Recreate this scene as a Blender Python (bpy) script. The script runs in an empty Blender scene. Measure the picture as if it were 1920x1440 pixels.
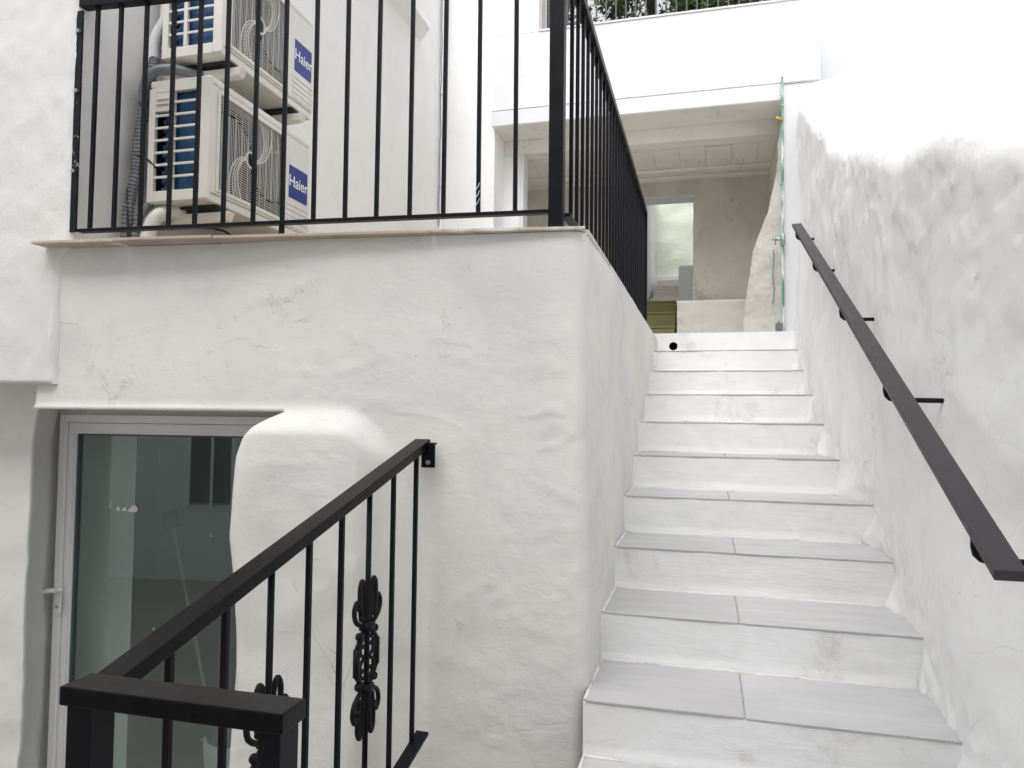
import bpy, bmesh, math, random
from mathutils import Vector, Matrix, noise
random.seed(7)
S = bpy.context.scene
COL = S.collection
R = math.radians

# ------------------------------------------------------------------ camera
yaw, pitch, roll = .2586, .0438, .0115
f = Vector((-math.sin(yaw)*math.cos(pitch), math.cos(yaw)*math.cos(pitch), math.sin(pitch)))
r = Vector((math.cos(yaw), math.sin(yaw), 0)); u = r.cross(f)
r2 = r*math.cos(roll)+u*math.sin(roll); u2 = u*math.cos(roll)-r*math.sin(roll)
cam = bpy.data.cameras.new('camera'); co = bpy.data.objects.new('camera', cam); COL.objects.link(co)
M = Matrix.Identity(4)
for i in range(3):
    M[i][0], M[i][1], M[i][2] = r2[i], u2[i], -f[i]
co.matrix_world = M
cam.sensor_width = 36; cam.lens = 36*1387.4/1920; cam.clip_start = .02; cam.clip_end = 500
S.camera = co

# ------------------------------------------------------------------ sky and sun (overcast)
W = bpy.data.worlds.new('World'); S.world = W; W.use_nodes = True
nt = W.node_tree; nt.nodes.clear()
sky = nt.nodes.new('ShaderNodeTexSky'); sky.sky_type = 'NISHITA'; sky.sun_disc = False
sky.sun_elevation = R(57); sky.sun_rotation = R(190); sky.dust_density = 3
hs = nt.nodes.new('ShaderNodeHueSaturation'); hs.inputs['Saturation'].default_value = .12
bg = nt.nodes.new('ShaderNodeBackground'); bg.inputs['Strength'].default_value = .15
wo = nt.nodes.new('ShaderNodeOutputWorld')
nt.links.new(sky.outputs[0], hs.inputs['Color']); nt.links.new(hs.outputs[0], bg.inputs['Color']); nt.links.new(bg.outputs[0], wo.inputs[0])
sun = bpy.data.lights.new('sun', 'SUN'); sun.energy = .55; sun.angle = R(60); sun.color = (1, .97, .93)
so = bpy.data.objects.new('sun', sun); COL.objects.link(so)
sd = Vector((math.sin(R(190))*math.cos(R(57)), math.cos(R(190))*math.cos(R(57)), math.sin(R(57))))
so.rotation_euler = sd.to_track_quat('Z', 'Y').to_euler(); so.location = (0, -5, 12)
vs = S.view_settings; vs.view_transform = 'Standard'; vs.look = 'None'; vs.gamma = 1; vs.use_curve_mapping = False
vs.exposure = .94
S.cycles.max_bounces = 8; S.cycles.diffuse_bounces = 5; S.cycles.transparent_max_bounces = 12

# ------------------------------------------------------------------ helpers
def link(o, parent=None):
    COL.objects.link(o)
    if parent: o.parent = parent
    return o
def tag(o, label=None, cat=None, group=None, kind=None):
    if label: o['label'] = label
    if cat: o['category'] = cat
    if group: o['group'] = group
    if kind: o['kind'] = kind
    return o
def thing(name, label, cat, group=None, loc=(0, 0, 0)):
    o = bpy.data.objects.new(name, None); o.empty_display_size = .1
    o.location = loc; link(o)
    return tag(o, label, cat, group)
def copy_tree(o, parent=None):
    c = o.copy(); COL.objects.link(c)
    if parent: c.parent = parent
    for ch in list(o.children): copy_tree(ch, c)
    return c

class MB:
    def __init__(s): s.v = []; s.f = []
    def add(s, vs, fs):
        b = len(s.v); s.v += [tuple(p) for p in vs]; s.f += [tuple(b+i for i in q) for q in fs]; return s
    def box(s, x0, x1, y0, y1, z0, z1):
        return s.add([(x, y, z) for z in (z0, z1) for y in (y0, y1) for x in (x0, x1)],
              [(0, 2, 3, 1), (4, 5, 7, 6), (0, 1, 5, 4), (1, 3, 7, 5), (3, 2, 6, 7), (2, 0, 4, 6)])
    def hexa(s, bot, top):      # two quads given counter-clockwise seen from above
        return s.add(list(bot)+list(top), [(3, 2, 1, 0), (4, 5, 6, 7), (0, 1, 5, 4), (1, 2, 6, 5), (2, 3, 7, 6), (3, 0, 4, 7)])
    def bar(s, p, q, w, h, up=(0, 0, 1)):
        p, q, up = Vector(p), Vector(q), Vector(up); d = (q-p).normalized()
        a = d.cross(up).normalized()*(w/2); b = a.cross(d).normalized()*(h/2)
        v = [c+x*a+y*b for c in (p, q) for x, y in ((-1, -1), (1, -1), (1, 1), (-1, 1))]
        return s.add(v, [(3, 2, 1, 0), (4, 5, 6, 7), (0, 1, 5, 4), (1, 2, 6, 5), (2, 3, 7, 6), (3, 0, 4, 7)])
    def tube(s, pts, r, n=8, closed=False):
        pts = [Vector(p) for p in pts]; N = len(pts); rr = r if isinstance(r, (list, tuple)) else [r]*N
        d = (pts[1]-pts[0]).normalized(); a = d.orthogonal().normalized(); b0 = len(s.v)
        for i, p in enumerate(pts):
            d = (pts[min(i+1, N-1)]-pts[max(i-1, 0)]).normalized()
            a = (a-d*a.dot(d)).normalized(); c = d.cross(a)
            for k in range(n):
                t = 2*math.pi*k/n; s.v.append(tuple(p+(a*math.cos(t)+c*math.sin(t))*rr[i]))
        for i in range(N-1):
            for k in range(n):
                k2 = (k+1) % n; s.f.append((b0+i*n+k, b0+i*n+k2, b0+(i+1)*n+k2, b0+(i+1)*n+k))
        s.f.append(tuple(b0+k for k in reversed(range(n)))); s.f.append(tuple(b0+(N-1)*n+k for k in range(n)))
        return s
    def sphere(s, c, r, n=8, m=6, sc=(1, 1, 1)):
        c = Vector(c); b = len(s.v)
        for i in range(m+1):
            t = math.pi*i/m
            for k in range(n):
                a = 2*math.pi*k/n
                s.v.append((c.x+r*sc[0]*math.sin(t)*math.cos(a), c.y+r*sc[1]*math.sin(t)*math.sin(a), c.z+r*sc[2]*math.cos(t)))
        for i in range(m):
            for k in range(n):
                k2 = (k+1) % n; s.f.append((b+i*n+k, b+(i+1)*n+k, b+(i+1)*n+k2, b+i*n+k2))
        return s
    def build(s, name, mat, parent=None, bevel=0, smooth=False):
        me = bpy.data.meshes.new(name); me.from_pydata(s.v, [], s.f); me.validate(); me.update()
        o = bpy.data.objects.new(name, me); link(o, parent)
        if mat: me.materials.append(mat)
        if smooth:
            for p in me.polygons: p.use_smooth = True
        if bevel:
            m = o.modifiers.new('bevel', 'BEVEL'); m.width = bevel; m.segments = 2; m.limit_method = 'ANGLE'
            m.harden_normals = False
        return o
def surf(name, nu, nv, fn, mat, parent=None, mask=None, flip=False):
    v = [fn(i/nu, j/nv) for j in range(nv+1) for i in range(nu+1)]
    fs = []
    for j in range(nv):
        for i in range(nu):
            if mask and not mask((i+.5)/nu, (j+.5)/nv): continue
            a = j*(nu+1)+i; q = (a, a+1, a+nu+2, a+nu+1)
            fs.append(q[::-1] if flip else q)
    m = MB(); m.v = [tuple(p) for p in v]; m.f = fs
    return m.build(name, mat, parent, smooth=True)
def join_surf(name, patches, mat, parent=None):
    """several grids (nu, nv, fn) welded into ONE mesh"""
    m = MB()
    for nu, nv, fn in patches:
        v = [fn(i/nu, j/nv) for j in range(nv+1) for i in range(nu+1)]
        m.add(v, [(j*(nu+1)+i, j*(nu+1)+i+1, (j+1)*(nu+1)+i+1, (j+1)*(nu+1)+i) for j in range(nv) for i in range(nu)])
    o = m.build(name, mat, parent, smooth=True)
    bm = bmesh.new(); bm.from_mesh(o.data); bmesh.ops.remove_doubles(bm, verts=bm.verts, dist=.0008)
    bm.to_mesh(o.data); bm.free()
    return o
def ss(a, b, x):
    t = max(0, min(1, (x-a)/(b-a))); return t*t*(3-2*t)
def lerp_tab(tab, x):
    if x <= tab[0][0]: return tab[0][1]
    for (a, p), (b, q) in zip(tab, tab[1:]):
        if x <= b: return p+(q-p)*(x-a)/(b-a)
    return tab[-1][1]
def fb(x, y, z, sc, oct=3, seed=0):
    return noise.fractal(Vector((x*sc+seed, y*sc+seed*.7, z*sc-seed)), .9, 2.1, oct)

# ------------------------------------------------------------------ materials
def nodes_of(name):
    m = bpy.data.materials.new(name); m.use_nodes = True
    return m, m.node_tree, m.node_tree.nodes['Principled BSDF']
def N(t, typ, **kw):
    n = t.nodes.new(typ)
    for k, v in kw.items():
        if k in n.inputs: n.inputs[k].default_value = v
        else: setattr(n, k, v)
    return n
def ramp(t, src, stops):
    n = t.nodes.new('ShaderNodeValToRGB'); e = n.color_ramp.elements
    while len(e) < len(stops): e.new(.5)
    for el, (p, c) in zip(e, stops):
        el.position = p; el.color = c if len(c) == 4 else (*c, 1)
    t.links.new(src, n.inputs[0]); return n
def g(v): return (v, v, v, 1)
def c3(c): return (*c, 1)
def mixc(t, fac, a, b, blend='MIX'):
    n = t.nodes.new('ShaderNodeMix'); n.data_type = 'RGBA'; n.blend_type = blend
    for sock, val in ((n.inputs[0], fac), (n.inputs[6], a), (n.inputs[7], b)):
        if isinstance(val, (int, float)): sock.default_value = val
        elif isinstance(val, tuple): sock.default_value = val
        else: t.links.new(val, sock)
    return n.outputs[2]
def mapped(t, scale=(1, 1, 1), rot=(0, 0, 0)):
    tc = t.nodes.new('ShaderNodeNewGeometry'); mp = t.nodes.new('ShaderNodeMapping')
    mp.inputs['Scale'].default_value = scale; mp.inputs['Rotation'].default_value = rot
    t.links.new(tc.outputs['Position'], mp.inputs[0]); return mp.outputs[0]
def nz(t, vec, scale, detail=4, rough=.55, dist=0):
    n = N(t, 'ShaderNodeTexNoise', Scale=scale, Detail=detail, Roughness=rough, Distortion=dist)
    t.links.new(vec, n.inputs['Vector']); return n.outputs['Fac']
def bump(t, h, strength, dist, prev=None):
    b = N(t, 'ShaderNodeBump', Strength=strength, Distance=dist); t.links.new(h, b.inputs['Height'])
    if prev: t.links.new(prev, b.inputs['Normal'])
    return b.outputs[0]

def plaster(name, base, stain, stain_amt=.5, crack=.5, stroke=(1, 1, 1), rough_bump=.35, dirt=None, dirt_lo=.62, seed=0, chips=0):
    m, t, P = nodes_of(name)
    p = mapped(t); ps = mapped(t, stroke, (.2, .1, .3))
    mp = t.nodes.new('ShaderNodeMapping'); mp.inputs['Location'].default_value = (seed, seed*1.7, seed*.6)
    t.links.new(p, mp.inputs[0]); p = mp.outputs[0]
    big = nz(t, p, 1.1, 5, .6, .6); mid = nz(t, p, 4.5, 6, .62, .4)
    fine = nz(t, p, 60, 4, .6); strk = nz(t, ps, 16, 5, .6, .8)
    s1 = ramp(t, big, [(.42, g(0)), (.7, g(stain_amt))]).outputs[0]
    col = mixc(t, s1, c3(base), c3(stain))
    s2 = ramp(t, mid, [(.5, g(0)), (.75, g(stain_amt*.55))]).outputs[0]
    col = mixc(t, s2, col, c3(tuple(x*.86 for x in stain)))
    if dirt:
        d = nz(t, p, 2.6, 9, .72, .3)
        dm = ramp(t, d, [(dirt_lo, g(0)), (dirt_lo+.12, g(.75))]).outputs[0]
        col = mixc(t, dm, col, c3(dirt))
    # hairline cracks, only here and there
    wv = N(t, 'ShaderNodeTexNoise', Scale=3, Detail=4); t.links.new(p, wv.inputs['Vector'])
    ad = t.nodes.new('ShaderNodeMix'); ad.data_type = 'VECTOR'; ad.inputs[0].default_value = .12
    t.links.new(p, ad.inputs[4]); t.links.new(wv.outputs['Color'], ad.inputs[5])
    vo = N(t, 'ShaderNodeTexVoronoi', Scale=3.1, feature='DISTANCE_TO_EDGE'); t.links.new(ad.outputs[1], vo.inputs['Vector'])
    ln = ramp(t, vo.outputs['Distance'], [(.0, g(1)), (.007, g(0))]).outputs[0]
    mk = ramp(t, nz(t, p, 1.7, 3), [(.53, g(0)), (.66, g(1))]).outputs[0]
    mu = N(t, 'ShaderNodeMath', operation='MULTIPLY'); t.links.new(ln, mu.inputs[0]); t.links.new(mk, mu.inputs[1])
    mu2 = N(t, 'ShaderNodeMath', operation='MULTIPLY'); t.links.new(mu.outputs[0], mu2.inputs[0]); mu2.inputs[1].default_value = crack
    col = mixc(t, mu2.outputs[0], col, c3(tuple(x*.55 for x in stain)))
    t.links.new(col, P.inputs['Base Color']); P.inputs['Roughness'].default_value = .8
    P.inputs['Specular IOR Level'].default_value = .25
    am = ramp(t, nz(t, p, 1.4, 3), [(.40, g(.25)), (.62, g(1))]).outputs[0]
    def mul(x, y):
        q = N(t, 'ShaderNodeMath', operation='MULTIPLY'); t.links.new(x, q.inputs[0]); t.links.new(y, q.inputs[1]); return q.outputs[0]
    b = bump(t, mul(mid, am), rough_bump*.8, .02)
    b = bump(t, mul(strk, am), rough_bump, .008, b)
    b = bump(t, fine, rough_bump*.6, .0025, b)
    inv = N(t, 'ShaderNodeMath', operation='MULTIPLY'); t.links.new(mu.outputs[0], inv.inputs[0]); inv.inputs[1].default_value = -1
    b = bump(t, inv.outputs[0], crack, .004, b)
    if chips:
        fl = nz(t, p, 6, 6, .72, 1.6)
        fr = ramp(t, fl, [(.60, g(0)), (.625, g(1))]).outputs[0]
        cm = ramp(t, nz(t, p, 1.9, 2), [(.52, g(0)), (.60, g(1))]).outputs[0]
        b = bump(t, mul(fr, cm), chips, .003, b)
    t.links.new(b, P.inputs['Normal'])
    return m
def plain(name, col, rough=.5, metal=0, var=.15, scale=20, bumps=0, spec=.5, stroke=(1, 1, 1)):
    m, t, P = nodes_of(name)
    p = mapped(t, stroke); n = nz(t, p, scale, 5, .6)
    lo = tuple(x*(1-var) for x in col); hi = tuple(min(1, x*(1+var)) for x in col)
    cr = ramp(t, n, [(.3, lo), (.7, hi)])
    t.links.new(cr.outputs[0], P.inputs['Base Color'])
    rr = ramp(t, n, [(.3, g(max(0, rough*.85))), (.7, g(min(1, rough*1.2)))]); t.links.new(rr.outputs[0], P.inputs['Roughness'])
    P.inputs['Metallic'].default_value = metal; P.inputs['Specular IOR Level'].default_value = spec
    if bumps: t.links.new(bump(t, n, bumps, .004), P.inputs['Normal'])
    return m

WARM = (.81, .793, .752); COOL = (.80, .81, .825)
M_front = plaster('front plaster', WARM, (.67, .675, .675), .8, .4, (1, 1, 2.2), .26, chips=.7)
M_house = plaster('house plaster', (.80, .79, .77), (.72, .71, .69), .4, .15, (1, 1, 1), .45, seed=5, chips=.4)
M_low = plaster('recess plaster', (.80, .785, .765), (.70, .685, .665), .6, .2, (1, 1, .5), .4, seed=9)
M_right = plaster('brushed limewash', (.90, .90, .90), (.855, .855, .85), .7, .2, (1.4, 1.4, .6), .6, dirt=(.68, .68, .66), dirt_lo=.60, seed=3, chips=.9)
M_white = plaster('white facade', (.715, .725, .75), (.67, .67, .685), .5, .3, (1, 1, 1), .12, seed=12)
M_terr = plaster('terrace wall white', (.87, .87, .87), (.76, .75, .74), .4, .12, (1, 1, .4), .2, seed=15)
M_soffit = plaster('soffit paint', (.82, .80, .76), (.72, .69, .64), .6, .9, (1, 3, 1), .3, dirt=(.40, .36, .31), dirt_lo=.6, seed=21)
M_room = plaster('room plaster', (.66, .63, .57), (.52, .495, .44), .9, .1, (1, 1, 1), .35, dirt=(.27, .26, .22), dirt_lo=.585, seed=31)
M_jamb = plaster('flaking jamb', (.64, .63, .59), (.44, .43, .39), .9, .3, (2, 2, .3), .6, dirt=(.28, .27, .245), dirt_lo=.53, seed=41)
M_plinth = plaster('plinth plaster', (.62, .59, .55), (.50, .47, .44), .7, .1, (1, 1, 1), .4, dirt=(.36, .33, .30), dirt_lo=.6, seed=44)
M_green = plaster('pale green render', (.66, .71, .59), (.60, .66, .53), .6, .1, (.4, .4, 2.5), .8, seed=50)
M_olive = plaster('olive painted step', (.15, .145, .065), (.11, .11, .05), .6, .1, (1, 1, 1), .2, seed=51)
M_pink = plain('worn pink stone', (.60, .54, .50), .8, 0, .12, 8)
M_riser = plaster('painted riser', (.82, .825, .83), (.72, .72, .71), .55, .12, (.25, 1, 3), .35, dirt=(.56, .545, .50), dirt_lo=.555, seed=61)
def tile_mat():
    m, t, P = nodes_of('grey porcelain tile')
    p = mapped(t, (.9, 4, 4)); n = nz(t, p, 3, 7, .62, .5); f2 = nz(t, mapped(t), 1.6, 3)
    oi = t.nodes.new('ShaderNodeObjectInfo')
    c = ramp(t, n, [(.3, (.47, .47, .475)), (.7, (.58, .58, .585))]).outputs[0]
    c = mixc(t, ramp(t, f2, [(.4, g(0)), (.7, g(.5))]).outputs[0], c, (.54, .525, .53, 1))
    v = ramp(t, oi.outputs['Random'], [(0, g(.93)), (1, g(1.05))]).outputs[0]
    c = mixc(t, 1.0, c, v, 'MULTIPLY')
    t.links.new(c, P.inputs['Base Color']); P.inputs['Roughness'].default_value = .55
    t.links.new(bump(t, n, .08, .002), P.inputs['Normal']); return m
M_tile = tile_mat()
def grout_mat():
    m, t, P = nodes_of('smeared caulk'); n = nz(t, mapped(t), 7, 7, .7, .5)
    t.links.new(ramp(t, n, [(.40, (.80, .80, .78)), (.56, (.70, .69, .65)), (.68, (.42, .39, .33))]).outputs[0], P.inputs['Base Color']); P.inputs['Roughness'].default_value = .85
    t.links.new(bump(t, n, .4, .003), P.inputs['Normal']); return m
M_grout = grout_mat()
M_metal = plain('black painted steel', (.007, .007, .010), .40, 0, .25, 14, .06, .16)
def splash_mat():
    m, t, P = nodes_of('black steel with paint splashes'); n = nz(t, mapped(t), 16, 7, .72, .8)
    t.links.new(ramp(t, n, [(.60, (.007, .007, .010)), (.64, (.6, .6, .6))]).outputs[0], P.inputs['Base Color']); P.inputs['Roughness'].default_value = .45
    P.inputs['Specular IOR Level'].default_value = .2; return m
M_splash = splash_mat()
M_rail = plain('anthracite steel tube', (.006, .0052, .006), .30, 0, .3, 9, .06, .14, (3, .6, 3))
M_railside = plain('charcoal handrail', (.046, .042, .046), .42, 0, .1, 9, .04, .3, (3, .4, 3))
M_iron = plain('cast iron black', (.008, .008, .009), .5, 0, .3, 40, .3, .2)
M_slab = plain('terracotta slab', (.46, .38, .29), .75, 0, .15, 6, .15)
def slab_mat():
    m, t, P = nodes_of('painted slab'); p = mapped(t)
    n = nz(t, p, 5, 8, .7, .6); b = nz(t, p, 30, 4)
    c = ramp(t, n, [(.44, (.50, .42, .33)), (.52, (.60, .54, .46)), (.6, (.70, .67, .62))]).outputs[0]
    t.links.new(c, P.inputs['Base Color']); P.inputs['Roughness'].default_value = .75
    t.links.new(bump(t, b, .3, .002), P.inputs['Normal']); return m
M_slab2 = slab_mat()
M_pvc = plain('white door profile', (.83, .83, .825), .35, 0, .02, 10)
M_handle = plain('white lever', (.82, .82, .82), .3, 0, .03, 10)
M_seal = plain('grey seal', (.08, .11, .13), .5, 0, .1, 10)
M_ac = plain('cream sheet metal', (.73, .71, .655), .4, 0, .04, 5)
M_acwhite = plain('off white plastic', (.70, .695, .665), .4, 0, .04, 5)
M_coil = plain('blue coil fins', (.022, .075, .17), .45, .3, .3, 60, .2, .5, (1, 8, .3))
M_dark = plain('dark inside', (.02, .02, .022), .8, 0, .2, 10)
M_fan = plain('taupe fan', (.11, .09, .08), .6, 0, .15, 10)
M_blue = plain('blue label', (.012, .035, .22), .35, 0, .05, 10)
M_lettering = plain('white lettering', (.82, .82, .84), .4, 0, .02, 10)
M_conduit = plain('grey conduit', (.17, .18, .20), .5, 0, .2, 30)
M_foam = plain('white pipe wrap', (.66, .66, .68), .7, 0, .1, 14, .2)
M_cable = plain('black cable', (.02, .02, .022), .5, 0, .2, 20)
M_joint = plain('grey joint mortar', (.36, .36, .36), .9, 0, .25, 18)
M_floor = plain('terrace floor tile', (.45, .38, .30), .7, 0, .15, 5)
M_ground = plain('pale paving', (.42, .40, .38), .8, 0, .15, 4, .1)
M_bolt = plain('zinc bolt', (.5, .5, .52), .3, .8, .1, 40)
M_yellow = plain('brass fitting', (.55, .38, .06), .4, .3, .2, 40)
M_barfar = plain('green grey bar', (.05, .06, .06), .5, 0, .2, 20)
M_bark = plain('bark', (.10, .075, .05), .9, 0, .3, 15, .4)
M_leaf = []
for i, c in enumerate([(.045, .075, .018), (.07, .11, .03), (.10, .13, .035)]):
    m_ = plain('leaf green', c, .5, 0, .3, 6); M_leaf.append(m_)
M_broom = plain('pale broom stick', (.52, .52, .50), .5, 0, .05, 10)
M_bucket = plain('white bucket', (.7, .7, .7), .4, 0, .05, 10)
M_rag = plain('dark mop cloth', (.10, .11, .11), .9, 0, .4, 40, .5)
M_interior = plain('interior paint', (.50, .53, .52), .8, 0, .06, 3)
M_band = plain('pale band panel', (.74, .76, .75), .9, 0, .03, 4)
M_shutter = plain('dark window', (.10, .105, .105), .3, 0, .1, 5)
M_scrap = plain('paper tape', (.8, .8, .8), .7, 0, .03, 5)
def pipe_mat():
    m, t, P = nodes_of('green pipe with white paint'); p = mapped(t, (6, 6, 1.2))
    n = nz(t, p, 4, 5, .65)
    c = ramp(t, n, [(.44, (.10, .27, .19)), (.53, (.32, .44, .38)), (.60, (.72, .73, .71))]).outputs[0]
    t.links.new(c, P.inputs['Base Color']); P.inputs['Roughness'].default_value = .5; return m
M_pipe = pipe_mat()
def glass_mat():
    m = bpy.data.materials.new('door glass'); m.use_nodes = True; t = m.node_tree; t.nodes.clear()
    o = t.nodes.new('ShaderNodeOutputMaterial'); mx = t.nodes.new('ShaderNodeMixShader')
    tr = t.nodes.new('ShaderNodeBsdfTransparent'); tr.inputs[0].default_value = (.80, .835, .825, 1)
    gl = t.nodes.new('ShaderNodeBsdfGlossy'); gl.inputs['Roughness'].default_value = .01; gl.inputs[0].default_value = (.86, 1, .96, 1)
    lw_ = t.nodes.new('ShaderNodeLayerWeight'); lw_.inputs[0].default_value = .5
    pw = N(t, 'ShaderNodeMath', operation='POWER'); pw.inputs[1].default_value = 4; t.links.new(lw_.outputs['Facing'], pw.inputs[0])
    ma = N(t, 'ShaderNodeMath', operation='MULTIPLY_ADD'); ma.inputs[1].default_value = .9; ma.inputs[2].default_value = .105; t.links.new(pw.outputs[0], ma.inputs[0])
    t.links.new(ma.outputs[0], mx.inputs[0]); t.links.new(tr.outputs[0], mx.inputs[1]); t.links.new(gl.outputs[0], mx.inputs[2])
    t.links.new(mx.outputs[0], o.inputs[0]); return m
M_glass = glass_mat()

# ------------------------------------------------------------------ ground
tag(MB().box(-40, 40, -40, 40, -2.15, -1.95).build('ground', M_ground), kind='structure')
tag(MB().box(-.96, 1.6, -2.6, 1.62, -1.95, -1.64).build('landing', M_ground), kind='structure')
tag(MB().box(-2.34, -.47, 2.62, 6.5, .45, .640).build('terrace_floor', M_floor), kind='structure')

# ------------------------------------------------------------------ terrace wall (front, rounded corner, side along the stairs)
DW = Vector((.99677, .0803, 0)); NW = Vector((.0803, -.99677, 0))
def yW(x): return 2.50+.0805*(x+.43)
XL = -2.55
A0 = Vector((XL, yW(XL), 0)); RC = .06
xs_side = lambda z: -.388-.022*ss(-1.1, .65, z)
def wall_path(s, z):
    sx = xs_side(z)
    # tangent lengths for a rounded corner between the two planes (angle close to 90 degrees)
    L1 = (sx-XL)/DW.x-RC*.92
    La = RC*1.49
    if s <= L1: return A0+DW*s, NW
    if s <= L1+La:
        a = (s-L1)/La; th0 = math.atan2(NW.y, NW.x); th = th0+(0-th0)*a
        c = A0+DW*L1-NW*RC
        n = Vector((math.cos(th), math.sin(th), 0)); return c+n*RC, n
    c = A0+DW*L1-NW*RC+Vector((RC, 0, 0))
    return Vector((sx, c.y+(s-L1-La), 0)), Vector((1, 0, 0))
STOT = 2.15+3.83
Z_S = .008     # underside of the lintel over the door
def edge_x(z): return lerp_tab([(-2, -1.63), (-1.29, -1.63), (-.9, -1.615), (-.64, -1.624), (-.44, -1.648), (-.15, -1.632), (-.09, -1.612), (-.05, -1.585), (-.02, -1.545), (Z_S, -1.49)], z)
S1 = (-1.49-XL)/DW.x; S0 = .045
def disp(s, z):
    x = XL+s*DW.x
    b = .092*ss(.035, -.075, z+.10*ss(-1.30, -1.10, x)**2)*(.25*ss(-1.0, -1.3, x)+.75*ss(-1.085, -1.19, x))*(1+.15*fb(s, 0, z, 3, 2, 4)) if s < 1.7 else 0
    # the plaster swells out to meet the coping on the right-hand half
    b += .012*ss(.35, .60, z)*ss(.6, 1.4, s)
    am = .25+.75*ss(-.15, .45, fb(s, 3, z, 1.1, 2, 17))
    n = .009*fb(s, 0, z, 1.5, 2, 11)+am*(.0022*fb(s, 0, z, 7, 3, 2)+.0010*fb(s, 0, z, 26, 2, 7))
    # thin trowelled ridges
    rg = abs(fb(s*.6, 0, z*1.5, 3.3, 4, 33)); n += .003*max(0, .18-rg)/.18*ss(-.1, .4, fb(s, 0, z, 1.3, 2, 9))
    return b+n
def wp(s, z):
    p, n = wall_path(s, z); return p+n*disp(s, z)+Vector((0, 0, z))
ZT = .6395
sA = [S0*i/3 for i in range(3)]+[S0+(S1-S0)*i/66 for i in range(66)]
sB = [S1+(2.25-S1)*i/90 for i in range(90)]+[2.25+(STOT-2.25)*i/130 for i in range(131)]
allS = sA+sB; nA = len(sA); nT = len(allS)-1
zup = [Z_S+(ZT-Z_S)*j/44 for j in range(45)]
zdn = [-1.96+(Z_S+1.96)*(1-(1-j/110)**1.25) for j in range(111)]
def fnA(uu, vv): return wp(allS[round(uu*nT)], zup[round(vv*44)])
def fnB(uu, vv):
    s = sB[round(uu*(len(sB)-1))]; z = zdn[round(vv*110)]
    e = (edge_x(z)-XL)/DW.x
    s = s+(e-S1)*math.exp(-(s-S1)/.12)
    return wp(s, z)
def fnR(uu, vv):       # reveal of the bulge going back to the door
    z = zdn[round(vv*110)]; e = (edge_x(z)-XL)/DW.x; p = wp(e, z)
    d = [.75, .3, .12, .05, .02, 0][round(uu*5)]
    return p-NW*d+DW*(.03*(d > .02)-.0*d)
def fnS(uu, vv):       # soffit of the door opening
    i = round(uu*(nA)); p = wp(allS[i], Z_S); return p-NW*[.75, .3, .1, .03, .008, 0][round(vv*5)]-Vector((0, 0, 0))+Vector((0, 0, [.0, 0, .004, .003, .001, 0][round(vv*5)]))
def fnC(uu, vv):       # strip right down the far left end, behind the house wall
    p = wp(0, zup[round(vv*44)]); return p-NW*(.5*(1-uu))
fw = join_surf('terrace_wall', [(nT, 44, fnA), (len(sB)-1, 110, fnB), (5, 110, fnR), (nA, 5, fnS), (1, 44, fnC)], M_front)
tag(fw, 'white plastered wall with bulging buttress carrying the railed terrace', 'wall')

# ------------------------------------------------------------------ tall house wall on the left, its recessed foot
def hx(z): return -2.452+.05*ss(.60, .66, z)+.004*fb(0, 0, z, 5, 2, 3)
def house_pt(s, z):
    # s: 0..1 front, 1..2 return along the terrace
    n = .005*fb(s*3, 1, z, 1.7, 2, 5)+.004*fb(s*3, 1, z, 8, 3, 6)+.0014*fb(s*3, 1, z, 30, 2, 8)
    if s <= 1:
        x = -6+(hx(z)+6-.025)*(1-(1-s)**1.6) if s < 1 else hx(z)-.025
        p = Vector((x, yW(x)-.018, z)); return p+NW*n
    t = s-1
    a = min(1, t/.06); th = -math.pi/2*(1-a)
    base = Vector((hx(z)-.025, yW(hx(z))+.007, z))+Vector((math.cos(th), math.sin(th), 0))*.025
    if t <= .06: return base+NW*n*(1-a)+Vector((n*a, 0, 0))
    q = (t-.06)/.94
    return Vector((hx(z)+(-2.355-hx(z))*min(1, q*6), base.y+q*(6.6-base.y), z))+Vector((n*.7, 0, 0))
zh = [.106+.6*j/36 for j in range(36)]+[.706+3.5*(j/70) for j in range(71)]
sh = [1-(1-i/90)**1.0 for i in range(90)]+[1+.06*i/5 for i in range(5)]+[1.06+.94*(i/70) for i in range(71)]
def fnH(uu, vv):       # unseen wall top, lowered on a slope to let sky onto the right wall
    s_, z = sh[round(uu*(len(sh)-1))], zh[round(vv*(len(zh)-1))]
    if z > .706: z = .706+(z-.706)/3.5*(2.0+.54*max(0, s_-1.06)*4.4-.706)
    return house_pt(s_, z)
def fnHs(uu, vv):
    p = house_pt(sh[round(uu*91)], zh[0]); d = [.5, .12, .04, .012, 0][round(vv*4)]
    return p-NW*d+Vector((0, 0, [.012, .006, .004, .002, 0][round(vv*4)]))
hw = join_surf('house_wall', [(len(sh)-1, len(zh)-1, fnH), (91, 4, fnHs)], M_house)
tag(hw, 'tall rough white house wall left of the terrace railing', 'wall')
def fnL(uu, vv):
    z = -1.96+2.11*vv
    if uu < .8:
        x = -6+(3.255)*(1-(1-uu/.8)**1.4); d = .20
    else:
        a = (uu-.8)/.2; x = -2.745-.12*a; d = .20+.30*a
    p = Vector((x, yW(x), z))-NW*d
    return p+NW*(.012*fb(x, 2, z, 2, 3, 6)+.004*fb(x+d, 2, z, 9, 3, 6))+Vector((.010*fb(x, 2, z, 3, 3, 8)+.02*ss(-.15, .1, z), 0, 0))
lw = surf('recessed_wall', 70, 90, fnL, M_low)
tag(lw, 'shaded grey plaster wall below the overhang beside the glass door', 'wall')

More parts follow.
